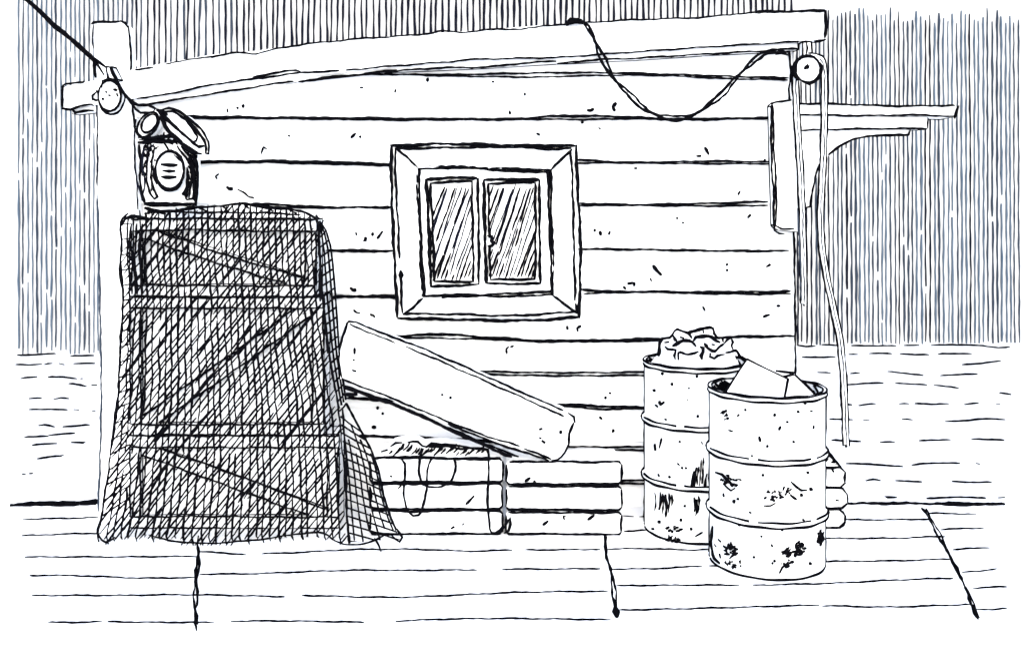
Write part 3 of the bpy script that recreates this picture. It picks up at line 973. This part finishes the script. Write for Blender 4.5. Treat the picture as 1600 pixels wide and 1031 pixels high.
GRP = 'sawn timbers stacked along the shack'
beam(578, 785, 715.5, 753, DST, .28, 'topmost beam of the long left timber stack, under the rope coil', GRP, [(611, 744), (623, 763, 628, 757)][:1])
beam(578, 785, 756, 794.5, DST, .28, 'middle beam of the long left timber stack, crossed by the hanging rope loops', GRP, [(622, 763, 627, 758), (728, 788, 741, 774)])
beam(578, 785, 797.5, 835, DST, .28, 'lowest beam of the long left timber stack, on the deck beside the net corner', GRP, [(704, 826, 710, 822), (722, 820, 726, 817)])
beam(791, 971, 721.5, 755.5, DST, .28, 'topmost beam of the short middle timber stack, under the end of the leaning plank', GRP, [(820, 752, 829, 746), (835, 752)])
beam(791, 971, 759.5, 796, DST, .28, 'middle beam of the short timber stack between the leaning plank and the drums', GRP, [(950, 805, 953, 800)][:0])
beam(791, 971, 800, 836, DST, .28, 'lowest beam of the short middle timber stack, on the deck left of the drums', GRP, [(848, 820, 857, 813), (882, 812, 880, 806, 884, 806), (918, 812, 929, 804)])
DS3 = FOC * EYE / (825 - HZ)
G3 = 'short blocks stacked behind the drums'
beam(1186, 1321, 730, 761, DS3, .24, 'topmost rounded timber block behind the front drum, under the hatched lump', G3, [(1300, 732, 1303, 737)], rnd=8)
beam(1186, 1324, 763, 794, DS3, .24, 'middle rounded timber block of the low stack behind the front drum', G3, [(1306, 781, 1311, 782)], rnd=8)
beam(1186, 1321, 796, 825, DS3, .24, 'lowest rounded timber block behind the front drum, resting on the deck', G3, rnd=9)
m = MB()
m.slab([(1230, 729), (1262, 705), (1287, 702), (1296, 708), (1306, 720), (1313, 729)], DS3 + .02, DS3 + .2, w=2.6)
Q = plane(DS3 + .017)
m.pen([(1284, 700), (1294, 706), (1305, 718), (1313, 729)], Q, w=3.0)
m.pen([(1284, 712), (1296, 712), (1304, 722)], Q, w=3)
m.scribble(1290, 720, 4, 6, Q, 5, 2.4)
m.scribble(1302, 724, 4, 3, Q, 3, 2.4)
tag(m.build('canvas_bundle', 'cloth', origin=P(1280, 729, DS3 + .05)), 'small hatched lump on the stack of blocks behind the front drum', 'bundle')

# leaning plank
DPL = 5.628
m = MB()
poly = [(541, 506), (545, 502), (556, 504), (600, 521), (700, 563), (800, 606), (880, 640), (897, 651), (893, 668), (884, 702), (872, 719), (860, 719), (780, 692), (700, 660), (600, 620), (532, 592), (531, 560)]
m.slab(poly, DPL, DPL + .09, edges=False)
Q = plane(DPL - .003)
for q, w in (([(541, 507), (545, 502), (556, 503), (598, 521), (650, 540), (740, 579), (800, 606), (880, 641)], 3.0), ([(546, 506), (580, 521), (617, 535)], 2.4), ([(633, 541), (690, 565), (760, 596), (830, 627), (882, 651)], 2.6),
             ([(543, 504), (536, 525), (530, 548)], 3.0), ([(530, 550), (531, 575), (534, 592)], 2.2), ([(888, 644), (897, 651), (898, 660)], 3.6), ([(897, 660), (890, 678), (888, 694), (882, 706), (872, 718), (862, 719)], 3.2),
             ([(533, 592), (600, 617), (680, 650), (740, 674), (812, 697)], 2.8), ([(818, 700), (840, 708), (862, 718)], 2.8), ([(536, 602), (600, 625), (690, 664), (760, 694), (810, 713)], 3.4), ([(537, 606), (620, 634), (700, 670), (770, 702), (800, 714)], 3.6),  # strokes below the lower edge draw the shaded underside in ink
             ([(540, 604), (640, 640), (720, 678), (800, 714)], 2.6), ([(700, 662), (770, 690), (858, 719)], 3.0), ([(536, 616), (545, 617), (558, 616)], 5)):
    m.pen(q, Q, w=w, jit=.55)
m.dots([(554, 543, 554, 553), (553, 562), (550, 578, 557, 580), (689, 616, 693, 617), (704, 621), (842, 671, 848, 669), (842, 683, 846, 685), (876, 675), (846, 688, 852, 692)], Q, 3.2)
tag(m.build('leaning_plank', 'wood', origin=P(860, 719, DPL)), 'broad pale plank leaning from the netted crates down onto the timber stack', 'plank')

# rope coil with hanging loops
m = MB()
DR = DST - .012


ROPE_Z = EYE - 415.5 / FOC * DST


def RT(px, py):                                    # lying on top of the stack
    return P(px, py, min(DST + .044, FOC * (EYE - ROPE_Z) / (py - HZ) - .004))


b = len(m.v)
pil = [(592, 714), (600, 704), (612, 695), (630, 690), (650, 691), (660, 697), (690, 694), (715, 697), (745, 701), (762, 704), (766, 715)]
m.slab(pil, DST + .05, DST + .22, edges=False)
for q, w in (([(595, 706), (606, 702)], 3.4), ([(610, 698), (618, 692), (628, 691)], 3.4), ([(637, 691), (652, 690), (660, 697), (668, 698)], 3.4), ([(665, 698), (674, 693), (690, 695), (710, 695), (740, 700), (762, 703), (765, 714)], 3.6),
             ([(670, 698), (700, 697), (720, 702), (735, 700)], 3.2), ([(594, 714), (640, 714), (690, 716), (750, 717), (768, 716)], 3.8)):
    m.pen(q, RT, w=w, jit=.5)
for k in range(30):
    x_ = 608 + k * 5 + random.uniform(-2, 2)
    y_ = random.uniform(704, 713)
    L = random.uniform(5, 13)
    m.pen([(x_, y_), (x_ + L * .6, y_ - L * .5), (x_ + L * .85, y_ - L * .95)], RT, w=random.uniform(2.6, 3.4), jit=.4)
Q = plane(DR)
m.pen([(626, 715), (633, 724), (632, 745), (631, 770), (636, 795), (645, 805), (654, 804), (661, 792), (666, 765), (668, 735), (673, 718), (678, 714)], Q, w=3.0, jit=.5)
m.pen([(658, 700), (656, 720), (655, 740), (660, 756), (670, 761), (690, 760), (703, 752), (711, 735), (712, 722), (709, 716)], Q, w=3.0, jit=.5)
m.pen([(763, 704), (764, 730), (762, 770), (764, 815), (768, 832), (778, 833), (788, 822), (796, 808), (798, 818), (795, 829), (788, 833)], Q, w=3.2, jit=.5)
m.pen([(770, 834), (780, 828), (786, 820)], Q, w=4.5)
tag(m.build('rope_coil', 'rope', origin=P(680, 716, DST + .1)), 'rope coil on the left timber stack, its loops hanging over the front', 'rope')


# ------------------------------------------------------------------ oil drums
def drum(cx_px, d, r, H, label, silh, rims, ribs, marks):
    cx = (cx_px - CX) / FOC * d
    C0 = (cx, d, 0.0)
    root = thing('oil_drum', C0, label, 'drum', 'open oil drums beside the shack')

    def cyl(rr):
        def f(px, py):
            # where the sight line meets the drum's wall
            tx, tz = (px - CX) / FOC, -(py - HZ) / FOC
            A = tx * tx + 1
            Bq = -2 * (tx * cx + d)
            Cq = cx * cx + d * d - rr * rr
            D = Bq * Bq - 4 * A * Cq
            t = (-Bq - math.sqrt(D)) / (2 * A) if D > 0 else -Bq / (2 * A)
            return Vector((tx * t, t, EYE + tz * t))
        return f
    prof = [(r - .012, .001), (r, .012)]
    for z in ribs:
        prof += [(r, z - .022), (r + .014, z - .010), (r + .014, z + .010), (r, z + .022)]
    prof += [(r, H - .03), (r + .008, H - .022), (r + .009, H), (r - .010, H), (r - .012, H - .03), (r - .012, .30)]
    m = MB()
    m.lathe(prof, C0, 72)
    CY = cyl(r + .002)

    def ringline(rr, z, a0, a1, w=3.0, jz=.0018):
        n = max(3, int(abs(a1 - a0) / 4))
        ph = random.random() * 9
        pts = []
        for i in range(n + 1):
            a = math.radians(lerp(a0, a1, i / n))
            pts.append(Vector((cx + rr * math.cos(a), d + rr * math.sin(a), z + jz * math.sin(ph + i * .8))))
        m.tube(pts, [w * .5 * d / FOC * (1 + .2 * math.sin(ph + i * .55)) for i in range(n + 1)], 1)
    # -90 degrees is the side towards the street
    ringline(r + .009, H, -270, 90, 3.0)
    ringline(r - .010, H, -268, 88, 3.0)
    ringline(r + .008, H - .022, -196, 18, 3.2)
    for z in ribs:
        ringline(r + .014, z + .012, -172, -120, 2.8)
        ringline(r + .014, z + .012, -112, -60, 2.8)
        ringline(r + .014, z + .012, -52, -12, 2.8)
        ringline(r + .014, z - .012, -200, 20, 3.4)
    ringline(r, .006, -180, 10, 3.2)
    ringline(r, .006, 14, 170, 3.0)
    # upright contour lines where the wall turns away
    ph0 = math.atan2(-d, -cx)
    half = math.acos(min(1, r / math.hypot(cx, d)))
    for sgn in (-1, 1):
        a = ph0 + sgn * half
        zs = [0.01] + [z for z in ribs] + [H - .02]
        for z0, z1 in zip(zs, zs[1:]):
            n = 7
            pts = [Vector((cx + (r + .001) * math.cos(a), d + (r + .001) * math.sin(a), lerp(z0 + .014, z1 - .016, i / n))) + Vector((random.uniform(-.0022, .0022), 0, 0)) for i in range(n + 1)]
            m.tube(pts, [3.2 * .5 * d / FOC * random.uniform(.8, 1.2) for _ in pts], 1)
        for z in ribs:
            pts = [Vector((cx + (r + k) * math.cos(a), d + (r + k) * math.sin(a), z + q)) for k, q in ((.001, -.026), (.013, -.014), (.018, 0), (.013, .014), (.001, .03))]
            m.tube(pts, 3.2 * .5 * d / FOC, 1)
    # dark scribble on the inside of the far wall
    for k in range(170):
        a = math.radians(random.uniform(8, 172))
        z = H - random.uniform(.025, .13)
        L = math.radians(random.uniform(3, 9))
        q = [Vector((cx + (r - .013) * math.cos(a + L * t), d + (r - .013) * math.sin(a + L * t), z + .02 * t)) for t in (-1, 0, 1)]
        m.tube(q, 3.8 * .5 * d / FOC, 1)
    marks(m, CY)
    m.build('drum_shell', 'metal', root)
    return root, C0


def marks_front(m, C):
    m.dots([(1152, 650, 1155, 647), (1138, 672, 1145, 674), (1186, 681, 1188, 690), (1199, 697), (1217, 672, 1220, 665), (1230, 659), (1247, 643), (1258, 630), (1268, 642), (1272, 664, 1271, 670),
            (1130, 770, 1131, 776), (1147, 783), (1153, 779), (1122, 842, 1126, 846), (1116, 850, 1119, 854), (1130, 852, 1133, 855), (1124, 864, 1126, 872), (1165, 640), (1210, 648), (1175, 712), (1240, 690), (1192, 742), (1262, 738), (1170, 800, 1174, 801), (1190, 838), (1255, 812), (1266, 880), (1178, 870), (1205, 850, 1207, 854), (1155, 820), (1222, 828), (1208, 881, 1206, 878), (1210, 876)], C, 3.2)
    m.scribble(1133, 650, 9, 7, C, 9, 3.2, ang=.8)
    m.scribble(1140, 750, 14, 10, C, 22, 3.4, ang=-.6)
    m.pen([(1118, 738), (1128, 741), (1136, 750), (1148, 758)], C, w=3.6)
    m.pen([(1130, 756), (1142, 766), (1148, 762)], C, w=3.2)
    m.scribble(1205, 774, 16, 9, C, 20, 3.2, ang=.5)
    m.scribble(1226, 768, 10, 6, C, 10, 3.2, ang=.7)
    m.pen([(1236, 751), (1244, 760), (1252, 766), (1260, 766)], C, w=3.4)
    m.pen([(1235, 773), (1242, 778), (1246, 780)], C, w=3.4)
    m.pen([(1193, 790), (1205, 790), (1212, 785)], C, w=3.4)
    m.dots([(1252, 773), (1267, 764)], C, 3.6)
    m.scribble(1142, 860, 9, 11, C, 22, 3.0)
    m.scribble(1146, 882, 13, 5, C, 16, 3.2)
    m.pen([(1136, 866), (1134, 858), (1142, 853), (1149, 856), (1147, 866), (1140, 872)], C, w=3)
    m.scribble(1238, 862, 18, 9, C, 30, 3.6, True, .6)
    m.scribble(1250, 854, 8, 6, C, 14, 3.6, True)
    m.scribble(1228, 880, 9, 7, C, 12, 3.2, ang=.9)
    m.pen([(1218, 895), (1222, 886), (1228, 880)], C, w=3.4)
    m.scribble(1281, 842, 4, 11, C, 30, 3.4, True, 1.2)
    m.pen([(1113, 822), (1112, 850), (1116, 872), (1124, 880)], C, w=5)


def marks_back(m, C):
    m.dots([(1035, 584), (1101, 578, 1104, 578), (1089, 588), (1075, 606, 1078, 607), (1073, 622, 1074, 626), (1023, 632, 1028, 636), (1030, 626, 1032, 632, 1038, 628),
            (1023, 693, 1024, 704), (1034, 684, 1030, 700), (1058, 723, 1062, 727), (1066, 731), (1072, 731), (1080, 826), (1086, 838, 1098, 831), (1050, 600), (1022, 610), (1040, 655), (1090, 650), (1062, 690), (1046, 745), (1028, 740, 1030, 744), (1070, 790), (1064, 812), (1030, 815), (1020, 826), (1096, 690, 1098, 694), (1092, 848, 1096, 850)], C, 3.4)
    for x_, y0, y1 in ((1082, 736, 764), (1086, 730, 764), (1090, 728, 765), (1094, 718, 760), (1098, 714, 756), (1079, 752, 764), (1102, 740, 764)):
        m.pen([(x_ + 2, y0), (x_, (y0 + y1) / 2), (x_ - 1, y1)], C, w=2.9, vary=.4)
    for x_, y0, y1 in ((1023, 768, 798), (1031, 768, 796), (1035, 770, 806), (1040, 772, 808), (1045, 770, 800), (1050, 772, 790), (1085, 776, 800), (1091, 775, 802), (1088, 780, 806)):
        m.pen([(x_, y0), (x_ + 1.5, (y0 + y1) / 2), (x_ - .5, y1)], C, w=3.0, vary=.4)
    m.scribble(1050, 826, 14, 6, C, 12, 3.6, ang=.4)
    m.scribble(1052, 846, 12, 5, C, 16, 3.8, True, 1.3)


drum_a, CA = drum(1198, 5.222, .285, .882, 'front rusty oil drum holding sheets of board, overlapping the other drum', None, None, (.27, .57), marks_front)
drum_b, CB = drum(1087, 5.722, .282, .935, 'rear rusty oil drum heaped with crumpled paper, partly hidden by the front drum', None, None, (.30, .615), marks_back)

# boards standing in the front drum
m = MB()
fr = [P(1167, 561, 5.30), P(1231, 592, 5.26), P(1222, 640, 5.16), P(1122, 630, 5.14)]
nv = (fr[1] - fr[0]).cross(fr[3] - fr[0]).normalized()
if nv.y < 0:
    nv = -nv
bk = [p + nv * .012 for p in fr]
m.prism3(fr, bk)
for i in range(4):
    m.line3(fr[i], fr[(i + 1) % 4], 3.2)
    m.line3(bk[i], bk[(i + 1) % 4], 2.2)
tag(m.build('board_sheet', 'wood', origin=sum(fr, Vector()) / 4), 'large square sheet of board sticking up from the front drum', 'board', 'boards in the front drum')
m = MB()
fr = [P(1215, 592, 5.33), P(1241, 585, 5.33), P(1276, 618, 5.27), P(1262, 640, 5.25), P(1216, 640, 5.27)]
bk = [p + Vector((.003, .014, .004)) for p in fr]
m.prism3(fr, bk)
for i in range(5):
    m.line3(fr[i], fr[(i + 1) % 5], 3.2)
    m.line3(bk[i], bk[(i + 1) % 5], 2.2)
m.line3(P(1212, 579, 5.335), P(1240, 583, 5.335), 3)
tag(m.build('board_sheet', 'wood', origin=sum(fr, Vector()) / 5), 'smaller sheet of board behind the big one at the right of the front drum', 'board', 'boards in the front drum')

# crumpled paper heaped in the rear drum
m = MB()
bx = CB[0]
NR, NA = 9, 26
b = len(m.v)
rnd = random.Random(5)
for i in range(NR + 1):
    t = i / NR
    for k in range(NA):
        a = 2 * math.pi * k / NA
        r = .245 * (1 - t) ** .6 if i < NR else .01
        hgt = .86 + .195 * (1 - (1 - t) ** 2.2) + rnd.uniform(-.022, .022) * (1 if i else 0)
        m.v.append(Vector((bx + r * math.cos(a) * (1 + rnd.uniform(-.10, .10)), CB[1] + r * math.sin(a) * (1 + rnd.uniform(-.10, .10)), hgt)))
for i in range(NR):
    for k in range(NA):
        k2 = (k + 1) % NA
        m.face((b + i * NA + k, b + i * NA + k2, b + (i + 1) * NA + k2, b + (i + 1) * NA + k))
m.face([b + NR * NA + k for k in range(NA)])
m.face([b + k for k in range(NA - 1, -1, -1)])


def HP(px, py):                                     # on the street side of the heap
    t = min(1, max(0, (566 - py) / 54))
    half = lerp(66, 20, t)
    k = min(1, abs(px - 1090) / 68)
    return P(px, py, CB[1] - .275 * (1 - t) ** .7 * math.sqrt(max(0, 1 - k * k)) - .012)


for q in ([(1029, 556), (1032, 535), (1035, 530), (1046, 528), (1053, 517), (1058, 514), (1068, 517), (1078, 522), (1081, 528)], [(1074, 520), (1086, 516), (1098, 513), (1110, 511), (1114, 513), (1116, 522), (1120, 527), (1128, 529), (1130, 535)],
          [(1098, 513), (1098, 520)], [(1053, 524), (1055, 530), (1057, 532)], [(1062, 526), (1068, 529)], [(1038, 535), (1045, 535)], [(1040, 541), (1044, 546), (1050, 547), (1056, 547), (1055, 552), (1053, 556), (1054, 562)],
          [(1050, 540), (1060, 535), (1072, 532), (1082, 535), (1088, 542)], [(1060, 562), (1060, 552), (1062, 551), (1075, 554), (1086, 551), (1092, 548)], [(1084, 532), (1088, 526), (1100, 525), (1112, 527), (1118, 533), (1126, 536)],
          [(1093, 541), (1098, 544), (1099, 550), (1096, 556), (1097, 562)], [(1101, 536), (1106, 544), (1112, 548), (1116, 549), (1124, 543), (1132, 536)], [(1112, 538), (1117, 540)], [(1132, 535), (1137, 529), (1143, 528), (1146, 534), (1143, 540), (1146, 548)],
          [(1110, 552), (1110, 557), (1117, 559), (1121, 555), (1132, 554)], [(1134, 551), (1142, 550), (1150, 548), (1156, 557), (1164, 563)], [(1150, 556), (1152, 561)]):
    m.pen(q, HP, w=4.2, jit=.7, step=4)
tag(m.build('crumpled_paper', 'cloth', origin=(bx, CB[1], .86)), 'heap of crumpled paper bulging out of the rear drum', 'paper')

# ------------------------------------------------------------------ light, sky and camera
w = bpy.data.worlds.new('World')
scene.world = w
w.use_nodes = True
nt = w.node_tree
sky = nt.nodes.new('ShaderNodeTexSky')
sky.sky_type = 'NISHITA'
sky.sun_disc = False
EL_, AZ_ = math.radians(35), math.radians(0)
sky.sun_elevation = EL_
sky.sun_rotation = math.radians(180)
nt.links.new(sky.outputs['Color'], nt.nodes['Background'].inputs['Color'])
nt.nodes['Background'].inputs['Strength'].default_value = .15
ld = bpy.data.lights.new('sun', 'SUN')
ld.energy = 1.5
ld.angle = math.radians(60)
ld.color = (1, .95, .86)
lo = bpy.data.objects.new('sun', ld)
lo.rotation_euler = (math.radians(90) - EL_, 0, 0)
COL.objects.link(lo)

cam = bpy.data.cameras.new('camera')
cam.lens = 36
cam.sensor_width = 36
cam.shift_y = -(515.5 - HZ) / 1600
cam.clip_end = 2000
co = bpy.data.objects.new('camera', cam)
co.location = (0, 0, EYE)
co.rotation_euler = (math.radians(90), 0, 0)
COL.objects.link(co)
scene.camera = co
scene.view_settings.view_transform = 'Standard'
scene.view_settings.look = 'None'
scene.view_settings.exposure = 1.7
scene.view_settings.gamma = 1
